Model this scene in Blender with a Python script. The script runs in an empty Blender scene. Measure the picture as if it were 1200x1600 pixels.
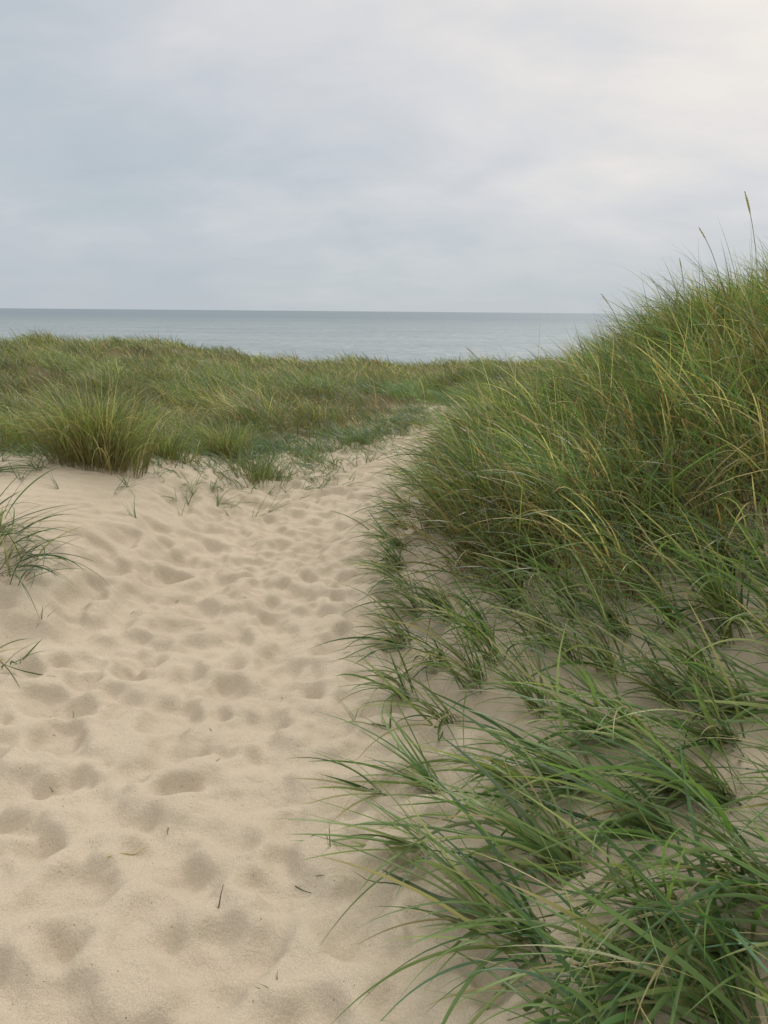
import bpy, math, numpy as np
rng = np.random.default_rng(7)
scene = bpy.context.scene
scene.view_settings.view_transform = 'Standard'
scene.view_settings.look = 'None'
scene.view_settings.exposure = 0

# ------------------------------------------------------------ noise
def _h(ix, iy, s):
    n = (ix*374761393 + iy*668265263 + s*1442695041) & 0xffffffff
    n = ((n ^ (n >> 13))*1274126177) & 0xffffffff
    return ((n ^ (n >> 16)) & 0xffff)/65535.0
def noise(x, y, s=0):
    x = np.asarray(x, float); y = np.asarray(y, float)
    ix = np.floor(x).astype(np.int64); iy = np.floor(y).astype(np.int64)
    fx = x-ix; fy = y-iy
    def g(a, b, dx, dy):
        t = _h(a, b, s)*2*np.pi
        return np.cos(t)*dx + np.sin(t)*dy
    u = fx*fx*fx*(fx*(fx*6-15)+10); v = fy*fy*fy*(fy*(fy*6-15)+10)
    a = g(ix, iy, fx, fy); b = g(ix+1, iy, fx-1, fy)
    c = g(ix, iy+1, fx, fy-1); d = g(ix+1, iy+1, fx-1, fy-1)
    return ((a*(1-u)+b*u)*(1-v) + (c*(1-u)+d*u)*v)*1.4
def S(t):
    t = np.clip(t, 0, 1); return t*t*(3-2*t)

# ------------------------------------------------------------ terrain shape
def veg_left(x):
    return np.interp(x, [-20, -3.7, -2.5, -1.6, -1.0, 0, .8, 2, 4, 10], [6.4, 6.8, 7.2, 8.4, 9.1, 10.1, 11.4, 12.4, 14.0, 20])
def veg_right(y):
    return np.interp(y, [2.7, 3.1, 3.5, 4.3, 6, 7.5, 9, 11, 13, 17], [6, 1.3, .65, .24, .28, .53, .98, 1.8, 2.9, 9])
def veg(x, y):
    wob = noise(x*1.3, y*1.3, 5)*.5 + noise(x*3.2, y*3.2, 6)*.3
    a = S((y-veg_left(x)+wob*np.where(x > -.8, .9, 2.2))/.8)
    b = S((x-veg_right(y)+wob*.12)/.22)*S((y-2.85+wob*.4)/.8)
    return np.maximum(a, b)
def H(x, y):
    x = np.asarray(x, float); y = np.asarray(y, float)
    z = .48*S((-x-1.10+.10*(y-5))/1.4)*S((y-1.8)/2.8)*(1-.8*S((y-5.6)/3.0))
    z = z - .05*np.exp(-((x+.75)/.7)**2)*S((y-1.5)/2)*(1-S((y-9)/3))
    z = z + .30*S((-x-1.5)/8.5)*S((y-8.5)/6)
    z = z - .42*S((y-13)/8)*S((x+10)/7)
    z = z + .15*S((y-9)/3.5)*(1-S((y-13.5)/4))*S((x+2.5)/2)
    rx = np.clip(x-.2, 0, None); rx = rx-.32*S(rx/1.4)*S((y-4)/1.5); rx = 5.2*np.tanh(rx/5.2)
    grow = .15 + .345*S((y-2.1)/3.2)
    back = 1-.9*S((y-5.0-.75*np.clip(x, 0, 5))/6.0)
    z = z + grow*rx*back + .08*S((x-.1)/.8)*S((y-1)/2)*back
    v = veg(x, y)
    far = S((y-8)/4)
    z = z + v*far*(noise(x/3.1, y/3.1, 11)*.30 + noise(x/1.5, y/1.5, 12)*.22)
    z = z + noise(x/2.3, y/2.3, 13)*.05
    z = z - 9.5*S((y-25)/60)
    return z

def axis(fine0, fine1, step, lo, hi, glo, ghi):
    mid = list(np.arange(fine0, fine1, step))
    a = []; p = mid[0]; s = step
    while p > lo:
        s *= glo; p -= s; a.append(p)
    b = []; p = mid[-1]; s = step
    while p < hi:
        gg = ghi if not callable(ghi) else ghi(p)
        s *= gg; p += s; b.append(p)
    return np.array(a[::-1]+mid+b)
xs = axis(-2.6, 2.0, .0115, -900, 900, 1.03, 1.035)
ys = axis(1.1, 5.0, .0105, -600, 140, 1.07, lambda p: 1.005 if p < 14 else 1.035)
X, Y = np.meshgrid(xs, ys)
Z = H(X, Y)
D = np.zeros_like(Z)
path_c = lambda y: np.interp(y, [0, 1.5, 3, 6, 8, 9.5, 11, 12.5, 14], [-.9, -.85, -.85, -.7, -.35, .1, .95, 2.2, 3.6])
path_w = lambda y: np.interp(y, [0, 2, 4, 6, 8, 10, 12], [1.2, 1.05, .95, .78, .7, .65, .6])
NF = 3000
fy = .6 + 13.5*rng.random(NF)**.9
fo = rng.normal(0, .52, NF)
fxp = path_c(fy) + fo*path_w(fy)
ex = rng.random(800)*3.2-2.6; ey = rng.random(800)*3.4+.6
fxp = np.concatenate([fxp, ex]); fy = np.concatenate([fy, ey])
order = rng.permutation(len(fy)); fxp = fxp[order]; fy = fy[order]
for k in range(len(fy)):
    cx, cy = fxp[k], fy[k]
    if cx > .3 and cy < 8 and rng.random() < .85: continue
    ang = math.pi/2 + rng.normal(0, .7) - (.35 if cy > 8 else 0)
    if rng.random() < .4: ang += math.pi
    a = rng.uniform(.075, .155); b = a*rng.uniform(.6, .9)
    dep = rng.uniform(.018, .044)
    R = .47
    i0, i1 = np.searchsorted(xs, [cx-R, cx+R]); j0, j1 = np.searchsorted(ys, [cy-R, cy+R])
    if i1 <= i0 or j1 <= j0: continue
    xx = X[j0:j1, i0:i1]-cx; yy = Y[j0:j1, i0:i1]-cy
    wx = noise(xx*8+k, yy*8, 3)*.034; wy = noise(xx*8, yy*8+k, 4)*.034
    p = (xx+wx)*math.cos(ang)+(yy+wy)*math.sin(ang); q = -(xx+wx)*math.sin(ang)+(yy+wy)*math.cos(ang)
    d = np.sqrt((p/a)**2+(q/b)**2)
    w = 1-S((d-.25)/.95)
    rim = np.exp(-((d-1.40)/.29)**2)
    sub = D[j0:j1, i0:i1]
    D[j0:j1, i0:i1] = sub*(1-.7*w) - dep*w*(1+.30*np.clip(p/a, -1, 1)) + .35*dep*rim
def box(A, r):
    for ax in (0, 1):
        B = np.pad(A, [(r+1, r) if k == ax else (0, 0) for k in (0, 1)], mode='edge')
        C = np.cumsum(B, axis=ax)
        n = A.shape[ax]
        hi = np.take(C, np.arange(2*r+1, 2*r+1+n), axis=ax); lo = np.take(C, np.arange(0, n), axis=ax)
        A = (hi-lo)/(2*r+1)
    return A
def blur(A):
    B = A.copy()
    B[1:-1] = (A[:-2]+2*A[1:-1]+A[2:])/4; A = B.copy()
    B[:, 1:-1] = (A[:, :-2]+2*A[:, 1:-1]+A[:, 2:])/4
    return B
# dry sand: peaks left standing between prints slump, hollows stay
mean = box(box(D, 16), 16)
hp = D-mean
hp = np.where(hp > 0, .020*np.tanh(hp/.020), hp)
D = (mean*.8+hp)*1.15
for _ in range(2): D = blur(D)
amp = 1-.75*S((X-.2)/.5)
rid = 1-np.abs(noise(X*3.4+noise(X*3, Y*3, 71)*.6, Y*4.6+noise(X*3, Y*3, 72)*.6, 24))*2.2
D += amp*(noise(X*2.0, Y*2.6, 21)*.016 + noise(X*5.5, Y*7.5, 22)*.013 + rid*.007 + noise(X*11, Y*14, 25)*.007) + noise(X*22, Y*26, 23)*.0025
rip = S((-X-1.4)/.6)*S((Y-3.8)/1)+.35*S((X-.3)/.4)
D = D*(1-.5*S((-X-1.6)/.6)*S((Y-4)/1))
D += rip*.004*np.sin((Y*.8-X*.55+noise(X*1.5, Y*1.5, 31)*.22)*2*np.pi/.11)
near = S((Y+1)/1.5)*(1-S((Y-15)/5))*S((X+6)/2)*(1-S((X-4)/2))
Z = Z + D*near
V = veg(X, Y)

def mesh_from(name, verts, quads, cols=None, attr=None, smooth=True):
    me = bpy.data.meshes.new(name)
    nv = len(verts); nf = len(quads)
    me.vertices.add(nv); me.vertices.foreach_set("co", np.ascontiguousarray(verts, np.float32).ravel())
    me.loops.add(nf*4); me.loops.foreach_set("vertex_index", np.ascontiguousarray(quads, np.int32).ravel())
    me.polygons.add(nf); me.polygons.foreach_set("loop_start", np.arange(0, nf*4, 4, dtype=np.int32))
    me.update(calc_edges=True)
    if cols is not None:
        ca = me.attributes.new("blade_colour", 'FLOAT_COLOR', 'POINT')
        c4 = np.ones((nv, 4), np.float32); c4[:, :3] = cols
        ca.data.foreach_set("color", c4.ravel())
    if attr is not None:
        at = me.attributes.new("litter", 'FLOAT', 'POINT')
        at.data.foreach_set("value", np.ascontiguousarray(attr, np.float32).ravel())
    if smooth: me.shade_smooth()
    return me
def add_obj(name, me, mat, **props):
    o = bpy.data.objects.new(name, me); scene.collection.objects.link(o)
    me.materials.append(mat)
    for k, v in props.items(): o[k] = v
    return o

# ------------------------------------------------------------ materials
def new_mat(name):
    m = bpy.data.materials.new(name); m.use_nodes = True
    nt = m.node_tree; nt.nodes.clear()
    return m, nt, nt.nodes, nt.links
def N(nodes, t, **kw):
    n = nodes.new(t)
    for k, v in kw.items():
        if k in n.inputs: n.inputs[k].default_value = v
        else: setattr(n, k, v)
    return n

def sand_material():
    m, nt, nd, lk = new_mat("dune_sand")
    out = N(nd, 'ShaderNodeOutputMaterial'); b = N(nd, 'ShaderNodeBsdfPrincipled', Roughness=.95)
    b.inputs['Specular IOR Level'].default_value = .15
    geo = N(nd, 'ShaderNodeNewGeometry')
    n1 = N(nd, 'ShaderNodeTexNoise', Scale=1.1, Detail=5.0, Roughness=.6)
    n2 = N(nd, 'ShaderNodeTexNoise', Scale=320.0, Detail=3.0, Roughness=.8)
    n3 = N(nd, 'ShaderNodeTexNoise', Scale=55.0, Detail=4.0, Roughness=.7)
    for n in (n1, n2, n3): lk.new(geo.outputs['Position'], n.inputs['Vector'])
    r1 = N(nd, 'ShaderNodeValToRGB'); r1.color_ramp.elements[0].position = .3; r1.color_ramp.elements[1].position = .7
    r1.color_ramp.elements[0].color = (.465, .405, .312, 1); r1.color_ramp.elements[1].color = (.52, .458, .358, 1)
    lk.new(n1.outputs['Fac'], r1.inputs['Fac'])
    r2 = N(nd, 'ShaderNodeValToRGB'); r2.color_ramp.elements[0].position = .3; r2.color_ramp.elements[1].position = .68
    r2.color_ramp.elements[0].color = (.68, .66, .64, 1); r2.color_ramp.elements[1].color = (1.15, 1.15, 1.15, 1)
    lk.new(n2.outputs['Fac'], r2.inputs['Fac'])
    mx = N(nd, 'ShaderNodeMix', data_type='RGBA', blend_type='MULTIPLY'); mx.inputs[0].default_value = .95
    lk.new(r1.outputs[0], mx.inputs[6]); lk.new(r2.outputs[0], mx.inputs[7])
    vo = N(nd, 'ShaderNodeTexVoronoi', Scale=38.0); lk.new(geo.outputs['Position'], vo.inputs['Vector'])
    sp = N(nd, 'ShaderNodeMath', operation='LESS_THAN'); sp.inputs[1].default_value = .085; lk.new(vo.outputs['Distance'], sp.inputs[0])
    sep = N(nd, 'ShaderNodeSeparateColor'); lk.new(vo.outputs['Color'], sep.inputs[0])
    gt = N(nd, 'ShaderNodeMath', operation='GREATER_THAN'); gt.inputs[1].default_value = .5; lk.new(sep.outputs[0], gt.inputs[0])
    ml = N(nd, 'ShaderNodeMath', operation='MULTIPLY'); lk.new(sp.outputs[0], ml.inputs[0]); lk.new(gt.outputs[0], ml.inputs[1])
    ml2 = N(nd, 'ShaderNodeMath', operation='MULTIPLY'); ml2.inputs[1].default_value = .7; lk.new(ml.outputs[0], ml2.inputs[0])
    mx2 = N(nd, 'ShaderNodeMix', data_type='RGBA'); lk.new(ml2.outputs[0], mx2.inputs[0]); lk.new(mx.outputs[2], mx2.inputs[6])
    mx2.inputs[7].default_value = (.10, .075, .05, 1)
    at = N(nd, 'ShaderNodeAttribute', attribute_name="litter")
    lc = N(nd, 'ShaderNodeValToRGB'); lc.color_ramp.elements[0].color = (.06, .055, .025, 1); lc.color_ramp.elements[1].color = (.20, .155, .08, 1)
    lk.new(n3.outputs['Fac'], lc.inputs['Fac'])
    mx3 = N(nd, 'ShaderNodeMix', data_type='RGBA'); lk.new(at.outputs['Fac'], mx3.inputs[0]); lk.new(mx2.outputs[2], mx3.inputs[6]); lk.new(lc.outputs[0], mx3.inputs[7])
    lk.new(mx3.outputs[2], b.inputs['Base Color'])
    bp1 = N(nd, 'ShaderNodeBump', Strength=.4, Distance=.003); lk.new(n2.outputs['Fac'], bp1.inputs['Height'])
    bp2 = N(nd, 'ShaderNodeBump', Strength=.6, Distance=.013); lk.new(n3.outputs['Fac'], bp2.inputs['Height']); lk.new(bp1.outputs[0], bp2.inputs['Normal'])
    lk.new(bp2.outputs[0], b.inputs['Normal']); lk.new(b.outputs[0], out.inputs[0])
    return m
def grass_material():
    m, nt, nd, lk = new_mat("grass_blades")
    out = N(nd, 'ShaderNodeOutputMaterial'); b = N(nd, 'ShaderNodeBsdfPrincipled', Roughness=.40)
    b.inputs['Specular IOR Level'].default_value = .45
    at = N(nd, 'ShaderNodeAttribute', attribute_name="blade_colour")
    tr = N(nd, 'ShaderNodeBsdfTranslucent')
    hs = N(nd, 'ShaderNodeMix', data_type='RGBA', blend_type='MULTIPLY'); hs.inputs[0].default_value = 1
    hs.inputs[7].default_value = (1.5, 1.75, .9, 1)
    lk.new(at.outputs['Color'], hs.inputs[6]); lk.new(hs.outputs[2], tr.inputs['Color'])
    lk.new(at.outputs['Color'], b.inputs['Base Color'])
    ms = N(nd, 'ShaderNodeMixShader'); ms.inputs[0].default_value = .38
    lk.new(b.outputs[0], ms.inputs[1]); lk.new(tr.outputs[0], ms.inputs[2]); lk.new(ms.outputs[0], out.inputs[0])
    return m
def sea_material():
    m, nt, nd, lk = new_mat("sea_water")
    out = N(nd, 'ShaderNodeOutputMaterial'); b = N(nd, 'ShaderNodeBsdfPrincipled', Roughness=.6)
    b.inputs['IOR'].default_value = 1.33; b.inputs['Specular IOR Level'].default_value = .16
    geo = N(nd, 'ShaderNodeNewGeometry')
    def nz(sx, sy, det, rough):
        mp = N(nd, 'ShaderNodeMapping'); mp.inputs['Scale'].default_value = (sx, sy, 1)
        lk.new(geo.outputs['Position'], mp.inputs['Vector'])
        n = N(nd, 'ShaderNodeTexNoise', Scale=1.0, Detail=det, Roughness=rough); lk.new(mp.outputs[0], n.inputs['Vector'])
        return n.outputs['Fac']
    a1 = nz(.22, .45, 6, .7); a2 = nz(.02, .03, 6, .65); a3 = nz(.0012, .002, 4, .6)
    def mm(op, a, b_):
        k = N(nd, 'ShaderNodeMath', operation=op)
        for i, v in enumerate((a, b_)):
            if isinstance(v, float): k.inputs[i].default_value = v
            else: lk.new(v, k.inputs[i])
        return k.outputs[0]
    s = mm('ADD', mm('MULTIPLY', a1, .64), mm('ADD', mm('MULTIPLY', a2, .24), mm('MULTIPLY', a3, .12)))
    r = N(nd, 'ShaderNodeValToRGB'); r.color_ramp.elements[0].position = .36; r.color_ramp.elements[1].position = .64
    r.color_ramp.elements[0].color = (.14, .19, .22, 1); r.color_ramp.elements[1].color = (.38, .425, .45, 1)
    lk.new(s, r.inputs['Fac'])
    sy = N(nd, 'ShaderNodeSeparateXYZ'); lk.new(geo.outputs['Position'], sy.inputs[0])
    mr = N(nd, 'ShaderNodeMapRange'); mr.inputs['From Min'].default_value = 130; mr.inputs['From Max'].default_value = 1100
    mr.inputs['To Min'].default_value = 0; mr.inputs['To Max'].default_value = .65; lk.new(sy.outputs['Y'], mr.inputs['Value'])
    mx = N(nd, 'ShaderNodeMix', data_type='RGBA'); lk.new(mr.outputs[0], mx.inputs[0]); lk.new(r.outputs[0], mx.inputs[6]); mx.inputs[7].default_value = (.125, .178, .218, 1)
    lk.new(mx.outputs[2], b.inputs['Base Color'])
    bp = N(nd, 'ShaderNodeBump', Strength=.9, Distance=.7); lk.new(a1, bp.inputs['Height'])
    lk.new(bp.outputs[0], b.inputs['Normal']); lk.new(b.outputs[0], out.inputs[0])
    return m
M_sand = sand_material(); M_grass = grass_material(); M_sea = sea_material()

# ------------------------------------------------------------ ground + sea
nx, ny = len(xs), len(ys)
idx = np.arange(nx*ny).reshape(ny, nx)
q = np.stack([idx[:-1, :-1], idx[:-1, 1:], idx[1:, 1:], idx[1:, :-1]], -1).reshape(-1, 4)
gv = np.stack([X, Y, Z], -1).reshape(-1, 3)
farv = S((Y-veg_left(X)-1.0)/1.2)
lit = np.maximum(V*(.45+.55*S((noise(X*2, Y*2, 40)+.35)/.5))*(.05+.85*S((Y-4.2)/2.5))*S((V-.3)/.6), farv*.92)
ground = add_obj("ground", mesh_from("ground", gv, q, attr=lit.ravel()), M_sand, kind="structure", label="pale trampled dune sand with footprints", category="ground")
sv = np.array([[-60000, 40, -8], [60000, 40, -8], [60000, 60000, -8], [-60000, 60000, -8]], float)
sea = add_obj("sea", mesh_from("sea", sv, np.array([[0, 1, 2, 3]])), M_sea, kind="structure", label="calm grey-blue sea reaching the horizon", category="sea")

# ------------------------------------------------------------ blades
def blades(root, az, L, th0, th1, w, cb, ct, nseg=5, pw=1.2, daz=None, fold=False, tw=None, clamp=True):
    n = len(az); s = np.linspace(0, 1, nseg+1)
    if daz is None: daz = rng.normal(0, .3, n)
    if tw is None: tw = rng.normal(0, .7, n)
    sm = (s[1:]+s[:-1])/2
    th = th0[:, None]+(th1-th0)[:, None]*sm[None]**pw
    A = az[:, None]+daz[:, None]*sm[None]
    st = np.stack([np.sin(th)*np.cos(A), np.sin(th)*np.sin(A), np.cos(th)], -1)*(L/nseg)[:, None, None]
    P = np.concatenate([np.zeros((n, 1, 3)), np.cumsum(st, 1)], 1)+root[:, None, :]
    if clamp:
        g = H(P[..., 0], P[..., 1])+.008+.014*s[None]
        P[:, 1:, 2] = np.maximum(P[:, 1:, 2], g[:, 1:])
    T = np.gradient(P, axis=1); T /= np.linalg.norm(T, axis=-1, keepdims=True)+1e-9
    side = np.stack([-np.sin(az), np.cos(az), np.zeros(n)], -1)[:, None, :]*np.ones((1, nseg+1, 1))
    nor = np.cross(T, side); nor /= np.linalg.norm(nor, axis=-1, keepdims=True)+1e-9
    t = tw[:, None, None]*(.4+s[None, :, None])
    sd = side*np.cos(t)+nor*np.sin(t); nn = np.cross(T, sd)
    prof = np.minimum(1, .55+2.2*s)*(1-s**2.4)+.04
    W = (w[:, None]*prof[None])[..., None]*.5
    if fold:
        VV = np.stack([P-sd*W, P+nn*W*.5, P+sd*W], 2); K = 3
    else:
        VV = np.stack([P-sd*W, P+sd*W], 2); K = 2
    c = cb[:, None, :]*(1-s[None, :, None]**.7)+ct[:, None, :]*s[None, :, None]**.7
    C = np.repeat(c[:, :, None, :], K, 2)
    base = (np.arange(n)*(nseg+1)*K)[:, None, None]
    r = (np.arange(nseg)*K)[None, :, None]; k = np.arange(K-1)[None, None, :]
    a = base+r+k
    Q = np.stack([a, a+1, a+1+K, a+K], -1).reshape(-1, 4)
    return VV.reshape(-1, 3), Q, C.reshape(-1, 3)
def merge(parts):
    vs, qs, cs = [], [], []; o = 0
    for v, q_, c in parts:
        vs.append(v); qs.append(q_+o); cs.append(c); o += len(v)
    return np.concatenate(vs), np.concatenate(qs), np.concatenate(cs)

GREEN = np.array([.112, .180, .060]); DEEP = np.array([.058, .118, .044]); YEL = np.array([.222, .265, .100])
BLUE = np.array([.100, .190, .120]); STRAW = np.array([.45, .375, .22]); BROWN = np.array([.21, .14, .068])
def palette(n, pg, rnd=.22):
    """weights for GREEN, DEEP, YEL, BLUE, STRAW, BROWN  (n,6) or (6,)"""
    P = np.stack([GREEN, DEEP, YEL, BLUE, STRAW, BROWN])
    pg = np.broadcast_to(np.asarray(pg, float), (n, 6)); cdf = np.cumsum(pg/pg.sum(1, keepdims=True), 1)
    k = (rng.random(n)[:, None] > cdf).sum(1).clip(0, 5)
    c = P[k]*(1+rng.normal(0, rnd, (n, 1)))
    return np.clip(c, .01, .6), k

def stand(cx, cy, per, spread, Lc, wfun, nseg, th0m, th1m, azm, azs, pg, dark, out_=.55):
    k = np.repeat(np.arange(len(cx)), per); n = len(k)
    off = rng.normal(0, 1, (n, 2))*spread[k][:, None]
    x = cx[k]+off[:, 0]; y = cy[k]+off[:, 1]
    r = np.hypot(off[:, 0], off[:, 1])/(spread[k]+1e-6)
    oa = np.arctan2(off[:, 1], off[:, 0])
    vx = np.cos(azm)+np.cos(oa)*r*out_+rng.normal(0, azs, n); vy = np.sin(azm)+np.sin(oa)*r*out_+rng.normal(0, azs, n)
    az = np.arctan2(vy, vx)
    L = Lc[k]*rng.uniform(.5, 1.15, n)
    th0 = np.abs(rng.normal(th0m, .14, n))+.10*r; th1 = th0+np.abs(rng.normal(th1m, .4, n))
    root = np.stack([x, y, H(x, y)-.02], -1)
    ct, kk = palette(n, pg[k] if pg.ndim == 2 else pg)
    shade = dark[k][:, None]
    ct = ct*shade
    cb = ct*.40*np.array([1.2, .95, .85])+BROWN*.42
    return blades(root, az, L, th0, th1, wfun(n, y), cb, ct, nseg)

parts = []
def centres(x0, x1, y0, y1, dens):
    n = int((x1-x0)*(y1-y0)*dens)
    return rng.uniform(x0, x1, n), rng.uniform(y0, y1, n)
for (ya, yb, dens, per, sp, nseg, wb) in [(5.9, 11, 30, 27, .09, 5, .0062), (11, 17, 19, 26, .13, 4, .008), (17, 25, 11, 20, .18, 4, .012), (25, 40, 4, 16, .26, 3, .02)]:
    cx, cy = centres(-.62*yb-2.5, .62*yb+2, ya, yb, dens)
    v = veg(cx, cy); inw = np.abs(cx) < .62*cy+2.5
    leftside = S((cy-veg_left(cx)+.6)/.5)
    brk = S((noise(cx/.55, cy/.55, 58)+.12+1.2*S((cy-veg_left(cx))/2.0))/.3)
    keep = (rng.random(len(cx)) < np.maximum(v, S((cy-veg_left(cx)-1.1)/.7))*brk) & inw & (leftside > .3) & ~((cx > 4) & (cy < 13)) & ((cx < veg_right(cy)-.3) | (cy > veg_left(cx)+.3))
    cx, cy = cx[keep], cy[keep]; n = len(cx)
    patch = noise(cx/2.2, cy/2.2, 51)*1.4; patch2 = noise(cx/3.5, cy/3.0, 52)*1.3
    edge = S((cy-veg_left(cx))/2.2)
    Lc = (.24+.23*edge)*(1+.95*noise(cx/1.0, cy/1.0, 53))*np.where(rng.random(n) < .04, 1.2, 1)*(1-.15*S((cy-15)/5))
    bl = np.clip(S((cx+2.5)/2.5)*(1-S((cy-12)/5)), 0, 1)
    pg = np.stack([np.full(n, 4.5), 1.5+4*np.clip(-patch, 0, 1), 1.4+4*np.clip(patch+.1, 0, 1), .3+8*bl, 1.3+3.5*np.clip(patch2+.1, 0, 1), .5+3*np.clip(patch2, 0, 1)], -1)
    dark = (1+.6*np.clip(noise(cx/.9, cy/.9, 54)*1.6, -1, 1))
    parts.append(stand(cx, cy, per, np.full(n, sp), Lc, lambda m, y, wb=wb: rng.uniform(.7, 1.3, m)*wb, nseg, .26, 1.05, math.pi+.2, .8, pg, dark, .8))
n = 1400
cx = rng.uniform(-3.0, 1.2, n); cy = veg_left(cx)-np.abs(rng.normal(0, 1.1, n))+.6
keep = (cy > 6.0) & (cx < veg_right(cy)-.8) & (rng.random(n) < S((noise(cx/.6, cy/.6, 59)+.30)/.5))
cx, cy = cx[keep], cy[keep]; n = len(cx)
parts.append(stand(cx, cy, 8, np.full(n, .10), rng.uniform(.14, .36, n), lambda m, y: rng.uniform(.006, .010, m), 5, .6, .8, math.pi, 1.0, np.array([1.5, 3, .4, 7, .4, .2]), np.ones(n)))
v, q, c = merge(parts)
nA = len(q)
add_obj("dune_grass", mesh_from("dune_grass", v, q, c), M_grass, kind="stuff", label="dense olive green marram grass covering rolling dunes", category="grass")

# --- the tall stand on the steep dune
cx, cy = centres(.0, 8.5, 2.6, 12.8, 36)
keep = (rng.random(len(cx)) < veg(cx, cy)*np.where(cy > 8, .85, 1)*(.45+.55*S((cy-3.2)/.8))) & (cx > veg_right(cy)-.05) & (cx < .62*cy+2.2)
cx, cy = cx[keep], cy[keep]; n = len(cx)
patch = noise(cx/.8, cy/.8, 61)
tall = rng.uniform(.64, 1.2, n)
Lc = .76*tall*(1+.40*noise(cx/.9, cy/.9, 62))*(.80+.20*S((cx-veg_right(cy))/.9))*(.66+.34*S((cy-2.8)/1.0))*(1-.25*S((cy-7)/3))
pg = np.stack([np.full(n, 4.8), 2.6+3*np.clip(-patch, 0, 1), 2.0+3*np.clip(patch+.1, 0, 1), 1.3+0*cx, 2.6+0*cx, 1.4+0*cx], -1)
dark = (1+.55*np.clip(noise(cx/.45, cy/.45, 63)*1.6, -1, 1))*rng.uniform(.74, 1.24, n)
lo = stand(cx, cy, 29, rng.uniform(.04, .08, n), Lc, lambda m, y: rng.uniform(.0048, .0112, m), 8, .14, 1.0, math.pi+.25, .6, pg, dark, 1.0)
sk = stand(cx, cy, 12, np.full(n, .10), Lc*.62, lambda m, y: rng.uniform(.0025, .006, m), 5, .3, 1.0, math.pi+.3, .9,
           np.array([.3, 0, .7, 0, 3, 3.]), np.ones(n), .8)
tallb = stand(cx, cy, 2, np.full(n, .08), Lc*1.15, lambda m, y: rng.uniform(.005, .009, m), 9, .12, .7, math.pi+.2, .5, np.array([2, 1, 3, 0, 2.5, .3]), np.ones(n), .9)
e = (cx-veg_right(cy) < .6) | (cy < 3.9)
ar = stand(cx[e], cy[e], 16, np.full(e.sum(), .12), Lc[e]*1.12, lambda m, y: rng.uniform(.005, .0108, m), 10, .5, 1.35, math.pi+.3, .42, pg[e], dark[e])
v, q, c = merge([lo, sk, tallb, ar])
nB = len(q)
add_obj("dune_grass", mesh_from("tall_dune_grass", v, q, c), M_grass, kind="stuff", label="tall thick windswept marram grass on steep dune", category="grass")

# ------------------------------------------------------------ single tufts
def tuft(name, x, y, n, L, spread, azm, azs, th0, th1, w, pg, label, group, category="grass tuft", nseg=14, lens=(.5, 1.12), gain=1.0, dry=.3):
    off = rng.normal(0, 1, (n, 2))*spread
    px = x+off[:, 0]; py = y+off[:, 1]
    z0 = float(H(x, y))
    az = azm+rng.normal(0, azs, n)
    root = np.stack([px, py, H(px, py)-.015], -1)
    a = np.maximum(rng.normal(th0, .28, n), .4*th0); b = a+np.abs(rng.normal(th1, .45, n))
    LL = L*rng.uniform(*lens, n)
    ct, kk = palette(n, pg, .2); ct = np.clip(ct*gain, 0, .5); cb = ct*.8
    f = rng.random(n) < dry
    cb[f] = cb[f]*.5+STRAW*.35
    tipd = rng.random(n) < .08
    ct[tipd] = STRAW*.85
    vv, qq, cc = blades(root, az, LL, a, b, w*rng.uniform(.5, 1.2, n)*np.where(kk >= 4, .5, 1), cb, ct, nseg, pw=1.0, fold=True, daz=rng.normal(0, .6, n), tw=rng.normal(0, .7, n))
    vv = vv-np.array([x, y, z0])
    o = add_obj(name, mesh_from(name, vv, qq, cc), M_grass, label=label, category=category, group=group)
    o.location = (x, y, z0)
    return o
PG_T = np.array([9, 3.0, 2.1, .3, .8, .2])*1.0
G = "marram grass tufts rooted in the bare sand"
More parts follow.
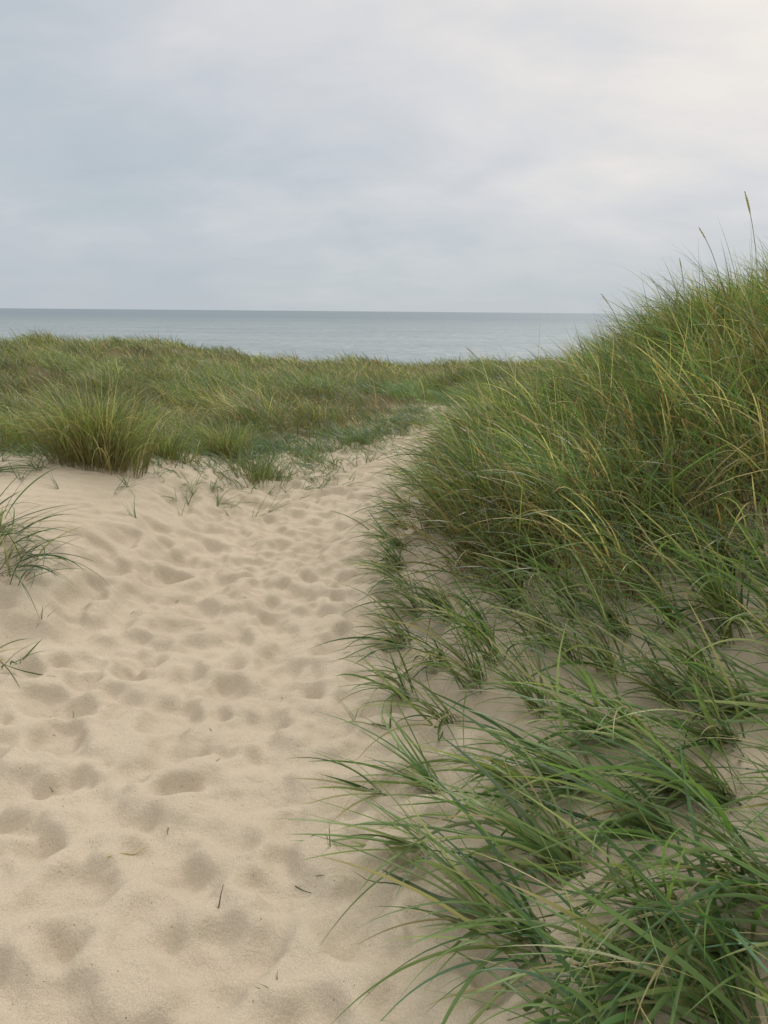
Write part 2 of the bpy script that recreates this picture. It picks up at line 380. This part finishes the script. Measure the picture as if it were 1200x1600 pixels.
T = [(.27, 3.3, 26, .5), (.11, 3.0, 22, .46), (.27, 2.72, 20, .46), (.14, 2.0, 16, .5), (.01, 2.28, 10, .36), (.19, 2.32, 18, .46),
     (.42, 1.58, 38, .60), (.54, 1.82, 42, .66), (.84, 1.9, 38, .66), (.89, 2.35, 38, .64), (1.07, 2.02, 36, .68), (.99, 1.68, 38, .70),
     (.62, 1.44, 34, .60), (.80, 1.30, 34, .58), (.92, 2.75, 34, .58), (1.22, 2.63, 34, .6), (1.17, 2.26, 34, .64),
     (.74, 3.1, 34, .52), (.42, 2.93, 28, .5), (1.42, 1.95, 32, .68), (1.5, 2.35, 34, .63), (1.3, 1.35, 32, .68), (1.25, 1.62, 32, .68),
     (1.0, 1.18, 28, .58), (1.62, 2.8, 34, .6), (.66, 2.15, 34, .60), (.14, 3.55, 30, .46), (.5, 3.35, 34, .52),
     (1.05, 3.05, 34, .55), (1.45, 3.1, 36, .57), (.62, 2.6, 24, .5), (1.75, 2.2, 28, .64), (.2, 3.95, 34, .46), (.12, 4.35, 30, .44),
     (.02, 2.72, 7, .22), (1.1, 1.45, 34, .68), (.72, 1.62, 36, .66), (1.3, 2.4, 32, .62),
     (.9, 3.3, 36, .54), (1.25, 3.3, 38, .56), (1.6, 3.3, 38, .56), (1.9, 3.0, 36, .57), (.35, 3.75, 38, .50), (.68, 3.55, 38, .53),
     (.11, 4.7, 30, .44), (.12, 5.1, 30, .44), (.16, 5.6, 30, .44), (.2, 6.1, 30, .44), (.32, 6.8, 28, .42), (.52, 1.28, 26, .54), (1.5, 1.6, 28, .68),
     (1.4, 2.85, 34, .6), (.80, 2.88, 24, .5), (1.6, 2.55, 32, .6), (.88, 1.5, 32, .64), (.78, 2.4, 22, .56), (1.08, 2.5, 28, .58), (.5, 3.1, 24, .48),
     (1.25, 3.0, 32, .57), (1.75, 3.2, 38, .58), (.45, 2.24, 14, .46), (1.8, 2.7, 32, .6), (.30, 1.66, 14, .46), (1.5, 2.98, 34, .58), (.95, 2.1, 26, .6)]
for i, (x, y, n, L) in enumerate(T):
    ylow = y < 2.45; mid = y > 2.5 and x > .35 and y < 4
    wb = (.0134 if ylow else .0108)*(.7 if n < 12 else 1)
    tuft("marram_grass_tuft", x, y, int(n*(1.05 if ylow else 1.15)*rng.uniform(.8, 1.2)), L*(1.0 if ylow else 1.12 if mid else 1.0)*rng.uniform(.88, 1.1), .013+.0004*n, math.pi+rng.normal(.06, .28), .46, .82 if ylow else .50 if mid else .66, .92 if ylow else 1.05, wb, PG_T*rng.uniform(.6, 1.5, 6),
         "green marram grass tuft arching over bare pale sand", G, gain=1.15 if ylow else 1.0, dry=.5 if mid else .3)
for (x, y, n, L, aa, lab) in [(-2.02, 3.85, 32, .58, -.35, "dark green drooping grass clump on sand bank"), (-2.08, 4.0, 30, .54, -.5, "dark green drooping grass clump on sand bank"),
                          (-1.75, 3.15, 10, .30, -.4, "small dark green grass clump on sand"), (-2.9, 5.3, 22, .5, 0, "dark green sprawling grass clump on sand bank"),
                          (-2.22, 4.15, 34, .54, -.3, "dark green drooping grass clump on sand bank")]:
    tuft("marram_grass_tuft", x, y, n, L, .07, aa, .55, .86, .95, .0095, np.array([1, 9, .1, 1.5, .2, .1]), lab, G, gain=.85)
def tussock(x, y, n, L, spread, pg, label):
    off = rng.normal(0, 1, (n, 2))*spread
    rr = np.hypot(off[:, 0], off[:, 1])/spread
    off *= np.minimum(1, 2.2/np.maximum(rr, 1e-6))[:, None]
    oa = np.arctan2(off[:, 1], off[:, 0]); r = np.hypot(off[:, 0], off[:, 1])/spread
    az = oa+rng.normal(0, .7, n); px = x+off[:, 0]; py = y+off[:, 1]; z0 = float(H(x, y))
    root = np.stack([px, py, H(px, py)-.02], -1)
    th0 = .05+.14*r*rng.uniform(.5, 1.3, n); th1 = th0+np.abs(rng.normal(1.2, .6, n))
    ct, kk = palette(n, pg); cb = BROWN*.75+ct*.25
    vv, qq, cc = blades(root, az, L*rng.uniform(.35, 1.12, n), th0, th1, rng.uniform(.004, .008, n), cb, ct, 8, pw=1.6)
    vv = vv-np.array([x, y, z0])
    o = add_obj("grass_tussock", mesh_from("grass_tussock", vv, qq, cc), M_grass, label=label, category="grass tussock", group="grass tussocks at the edge of the sand")
    o.location = (x, y, z0)
tussock(-2.28, 5.95, 1500, .76, .16, np.array([4.8, 2.6, 2, 0, 2.4, 2]), "big domed green and straw grass tussock on sand")
tussock(-2.0, 6.9, 450, .44, .12, np.array([4, 3, 2, .5, 1.4, 1]), "medium green and straw grass tussock on sand")
tussock(-3.1, 6.6, 600, .54, .15, np.array([4, 2, 3, 0, 1.2, 1]), "green grass tussock at sand edge")
tussock(-3.6, 6.7, 500, .46, .15, np.array([4, 2, 3, 0, 1.2, 1]), "green grass tussock at sand edge")
tussock(-1.66, 7.9, 500, .56, .10, np.array([4, 2, 3, 1, 1, .6]), "medium green grass tussock at sand edge")
tussock(-1.20, 7.2, 300, .40, .12, np.array([2, 4, .5, 4, .4, .4]), "dark green low grass tussock on sand")
tussock(-.85, 8.5, 180, .24, .13, np.array([2, 3, .6, 6, .4, .2]), "low blue-green grass tussock on sand")
tussock(-.35, 9.4, 220, .28, .13, np.array([2, 3, .6, 6, .4, .2]), "low blue-green grass tussock on sand")

def sprout(x, y, n, L, azm, straw=False, th0=.5, label="small green grass sprout in bare sand"):
    return tuft("grass_sprout", x, y, n, L, .008, azm, .5, th0, .6, .005, np.array([0, 0, .5, 0, 4, 1]) if straw else np.array([4, 5, .5, 1, 0, 0]),
                label, "small grass sprouts in the sand", "grass sprout", 7)
sprout(-.225, 1.46, 3, .085, 2.6, th0=1.0); sprout(-1.71, 3.5, 3, .2, 1.2, th0=.2); sprout(-.147, 1.99, 3, .1, 2.0, th0=.2)
sprout(-1.69, 5.0, 9, .28, 2.6); sprout(-1.5, 5.4, 5, .22, 1.4, th0=.2); sprout(-1.95, 5.3, 6, .25, .4); sprout(-1.25, 5.9, 5, .18, 2.8)
sprout(-.1, 2.75, 5, .2, 2.0); sprout(-1.05, 7.2, 6, .2, .5); sprout(-2.2, 5.0, 6, .25, 3.0)
for k in range(32):
    x = rng.uniform(-3.1, -.6); sprout(x, 5.5+rng.normal(0, .35)+1.4*max(0, x+2), int(rng.integers(7, 14)), .32, -.8+rng.normal(0, .8), th0=.9)
def litter(name, pts, w, col, label, cat):
    pts = np.array(pts, float)
    i = np.clip(np.searchsorted(xs, pts[:, 0]), 0, nx-1); j = np.clip(np.searchsorted(ys, pts[:, 1]), 0, ny-1)
    P = np.stack([pts[:, 0], pts[:, 1], Z[j, i]+w*.5+pts[:, 2]], -1)
    T_ = np.gradient(P, axis=0); T_ /= np.linalg.norm(T_, axis=1, keepdims=True)
    s1 = np.cross(T_, [0, 0, 1.0]); s1 /= np.linalg.norm(s1, axis=1, keepdims=True)+1e-9; s2 = np.cross(T_, s1)
    K = 5; vs = []
    for m in range(len(P)):
        rr = w*.5*(1-.6*m/(len(P)-1))
        for a in range(K):
            t = 2*math.pi*a/K; vs.append(P[m]+rr*(math.cos(t)*s1[m]+math.sin(t)*s2[m]))
    qs = [[m*K+a, m*K+(a+1) % K, (m+1)*K+(a+1) % K, (m+1)*K+a] for m in range(len(P)-1) for a in range(K)]
    o0 = P[0]; vs = np.array(vs)-o0
    o = add_obj(name, mesh_from(name, vs, np.array(qs), np.tile(col, (len(vs), 1))), M_grass, label=label, category=cat, group="dry bits lying on the sand")
    o.location = o0
litter("dry_straw", [(-.83, 1.96, .002), (-.80, 1.99, .003), (-.77, 2.02, .004), (-.74, 2.05, .002)], .005, STRAW*1.3, "short pale dry straw lying on sand", "straw")
litter("dry_twig", [(-.447, 1.745, 0), (-.446, 1.775, .012), (-.443, 1.80, .02)], .004, BROWN*.5, "thin dark dry twig poking from sand", "twig")
litter("dry_twig", [(-1.31, 2.84, 0), (-1.30, 2.87, .03), (-1.31, 2.89, .06)], .004, BROWN*.5, "thin dark dry twig poking from sand", "twig")
litter("dry_straw", [(-.25, 1.86, 0), (-.225, 1.845, .003), (-.20, 1.83, 0)], .004, DEEP*.6, "short dark grass piece lying on sand", "straw")
litter("dry_twig", [(-.62, 2.5, 0), (-.61, 2.53, .015)], .004, BROWN*.4, "thin dark dry twig poking from sand", "twig")
for k in range(18):
    x = rng.uniform(-1.5, .4); y = rng.uniform(1.5, 4.5); a = rng.uniform(0, 6.28); l = rng.uniform(.01, .03)
    litter("dry_twig", [(x, y, 0), (x+l*.5*math.cos(a), y+l*.5*math.sin(a), .003), (x+l*math.cos(a), y+l*math.sin(a), 0)], .003, BROWN*rng.uniform(.3, .7), "tiny dark dry twig lying on sand", "twig")

def tube(P, rad, K=6):
    T_ = np.gradient(P, axis=0); T_ /= np.linalg.norm(T_, axis=1, keepdims=True)
    s1 = np.cross(T_, [0, 1.0, 0]); s1 /= np.linalg.norm(s1, axis=1, keepdims=True); s2 = np.cross(T_, s1)
    vs = [P[m]+rad[m]*(math.cos(2*math.pi*a/K)*s1[m]+math.sin(2*math.pi*a/K)*s2[m]) for m in range(len(P)) for a in range(K)]
    qs = [[m*K+a, m*K+(a+1) % K, (m+1)*K+(a+1) % K, (m+1)*K+a] for m in range(len(P)-1) for a in range(K)]
    return np.array(vs), np.array(qs)
def stalk(x, y, L, lean, head=.17, rad=.005):
    z0 = float(H(x, y))
    e = bpy.data.objects.new("grass_stalk", None); e.location = (x, y, z0); e.empty_display_size = .1
    scene.collection.objects.link(e)
    e["label"] = "tall thin grass stalk with pale seed head above dune"; e["category"] = "grass stalk"; e["group"] = "flowering grass stalks on the dune"
    s = np.linspace(0, 1, 24)
    P = np.stack([-lean*L*s**2.4, -.1*lean*L*s**2, L*s-.3*lean*L*s**4], -1)
    cut = 24-int(24*head/L)-1
    a, b = tube(P[:cut+1], np.full(cut+1, .0022))
    st = add_obj("stem", mesh_from("stem", a, b, np.tile(YEL*1.1, (len(a), 1))), M_grass); st.parent = e
    Ph = P[cut:]; u = np.linspace(0, 1, 18)
    Ph = np.stack([np.interp(u, np.linspace(0, 1, len(Ph)), Ph[:, k]) for k in range(3)], -1)
    a, b = tube(Ph, rad*(np.sin(np.pi*(u*.92+.06))**.7)*(1+.3*np.sin(u*55))+.0008, 7)
    a = a+rng.normal(0, .0008, a.shape)
    hd = add_obj("seed_head", mesh_from("seed_head", a, b, np.tile(STRAW*1.05, (len(a), 1))), M_grass); hd.parent = e
stalk(2.62, 5.5, 1.38, .16, .20, .0055); stalk(2.43, 5.5, 1.26, .25, .12, .0035); stalk(2.22, 5.7, 1.12, .12, .12, .003)
stalk(1.85, 5.7, 1.10, .28, .12, .003); stalk(1.05, 4.0, .85, .45, .16, .005); stalk(1.0, 6.0, 1.1, .35, .12, .003)

# ------------------------------------------------------------ world
az = math.radians(24); el = math.radians(38)
sd = (math.sin(az)*math.cos(el), math.cos(az)*math.cos(el), math.sin(el))
w = bpy.data.worlds.new("World"); scene.world = w; w.use_nodes = True
nt = w.node_tree; nd = nt.nodes; lk = nt.links; nd.clear()
out = N(nd, 'ShaderNodeOutputWorld'); bg = N(nd, 'ShaderNodeBackground', Strength=.1)
sky = N(nd, 'ShaderNodeTexSky', sky_type='NISHITA'); sky.sun_disc = False; sky.sun_elevation = el; sky.sun_rotation = az
tc = N(nd, 'ShaderNodeTexCoord'); sx = N(nd, 'ShaderNodeSeparateXYZ'); lk.new(tc.outputs['Generated'], sx.inputs[0])
def M(op, a, b=None, c=None, clamp=False):
    m = N(nd, 'ShaderNodeMath', operation=op); m.use_clamp = clamp
    for i, v_ in enumerate((a, b, c)):
        if v_ is None: continue
        if isinstance(v_, (int, float)): m.inputs[i].default_value = v_
        else: lk.new(v_, m.inputs[i])
    return m.outputs[0]
zc = M('MAXIMUM', sx.outputs['Z'], 0.0)
dn = M('ADD', zc, .36)
cv = N(nd, 'ShaderNodeCombineXYZ'); lk.new(M('DIVIDE', sx.outputs['X'], dn), cv.inputs[0]); lk.new(M('DIVIDE', sx.outputs['Y'], dn), cv.inputs[1])
def wn(scale, det, rough, sx_, sy_, ofs, dist=0.0):
    mp = N(nd, 'ShaderNodeMapping'); mp.inputs['Scale'].default_value = (sx_, sy_, 1); mp.inputs['Location'].default_value = (ofs, ofs*.7, 0)
    mp.inputs['Rotation'].default_value = (0, 0, .35)
    lk.new(cv.outputs[0], mp.inputs['Vector'])
    n = N(nd, 'ShaderNodeTexNoise', Scale=scale, Detail=det, Roughness=rough, Distortion=dist); lk.new(mp.outputs[0], n.inputs['Vector'])
    return n.outputs['Fac']
n1 = wn(1.1, 3.0, .5, 1.0, 1.0, 3.1, .2); n2 = wn(3.2, 8.0, .55, .8, 1.2, 8.2, .3)
dens = M('ADD', M('MULTIPLY', n1, .58), M('MULTIPLY', n2, .44))
dens = M('ADD', dens, M('MULTIPLY', sx.outputs['Z'], 1.05)); dens = M('ADD', dens, M('MULTIPLY', sx.outputs['X'], .20))
cr = N(nd, 'ShaderNodeValToRGB'); lk.new(M('SUBTRACT', dens, .04), cr.inputs['Fac'])
E = cr.color_ramp.elements
E[0].position = .38; E[0].color = (.43, .505, .565, 1)
E[1].position = .94; E[1].color = (.88, .83, .775, 1)
a_ = E.new(.54); a_.color = (.52, .572, .62, 1)
a_ = E.new(.72); a_.color = (.67, .68, .705, 1)
hz = M('POWER', M('SUBTRACT', 1.0, zc), 14.0, clamp=True)
mxh = N(nd, 'ShaderNodeMix', data_type='RGBA'); lk.new(M('MULTIPLY', hz, .5), mxh.inputs[0]); lk.new(cr.outputs[0], mxh.inputs[6]); mxh.inputs[7].default_value = (.55, .59, .615, 1)
zb = M('ADD', 1.0, M('MULTIPLY', M('MAXIMUM', M('SUBTRACT', zc, .33), 0.0), 1.1))
vm = N(nd, 'ShaderNodeVectorMath', operation='SCALE'); lk.new(mxh.outputs[2], vm.inputs[0]); lk.new(M('MULTIPLY', zb, 10.0), vm.inputs['Scale'])
fin = N(nd, 'ShaderNodeMix', data_type='RGBA'); fin.inputs[0].default_value = .96
lk.new(sky.outputs[0], fin.inputs[6]); lk.new(vm.outputs[0], fin.inputs[7])
lk.new(fin.outputs[2], bg.inputs['Color']); lk.new(bg.outputs[0], out.inputs[0])

from mathutils import Vector
sl = bpy.data.lights.new("sun", 'SUN'); sl.energy = 1.5; sl.angle = math.radians(12); sl.color = (1, .96, .90)
so = bpy.data.objects.new("sun", sl); scene.collection.objects.link(so)
so.rotation_euler = Vector(sd).to_track_quat('Z', 'Y').to_euler()

cam = bpy.data.cameras.new("camera"); co = bpy.data.objects.new("camera", cam); scene.collection.objects.link(co)
cam.sensor_fit = 'VERTICAL'; cam.sensor_height = 36; cam.lens = 18/math.tan(math.radians(34)); cam.clip_start = .05; cam.clip_end = 120000
from mathutils import Matrix
co.matrix_world = Matrix.Translation((0, 0, 1.6)) @ Matrix.Rotation(math.radians(90-14.8), 4, 'X') @ Matrix.Rotation(math.radians(.5), 4, 'Z')
scene.camera = co
print("quads", nA, nB, "grid", nx, ny)
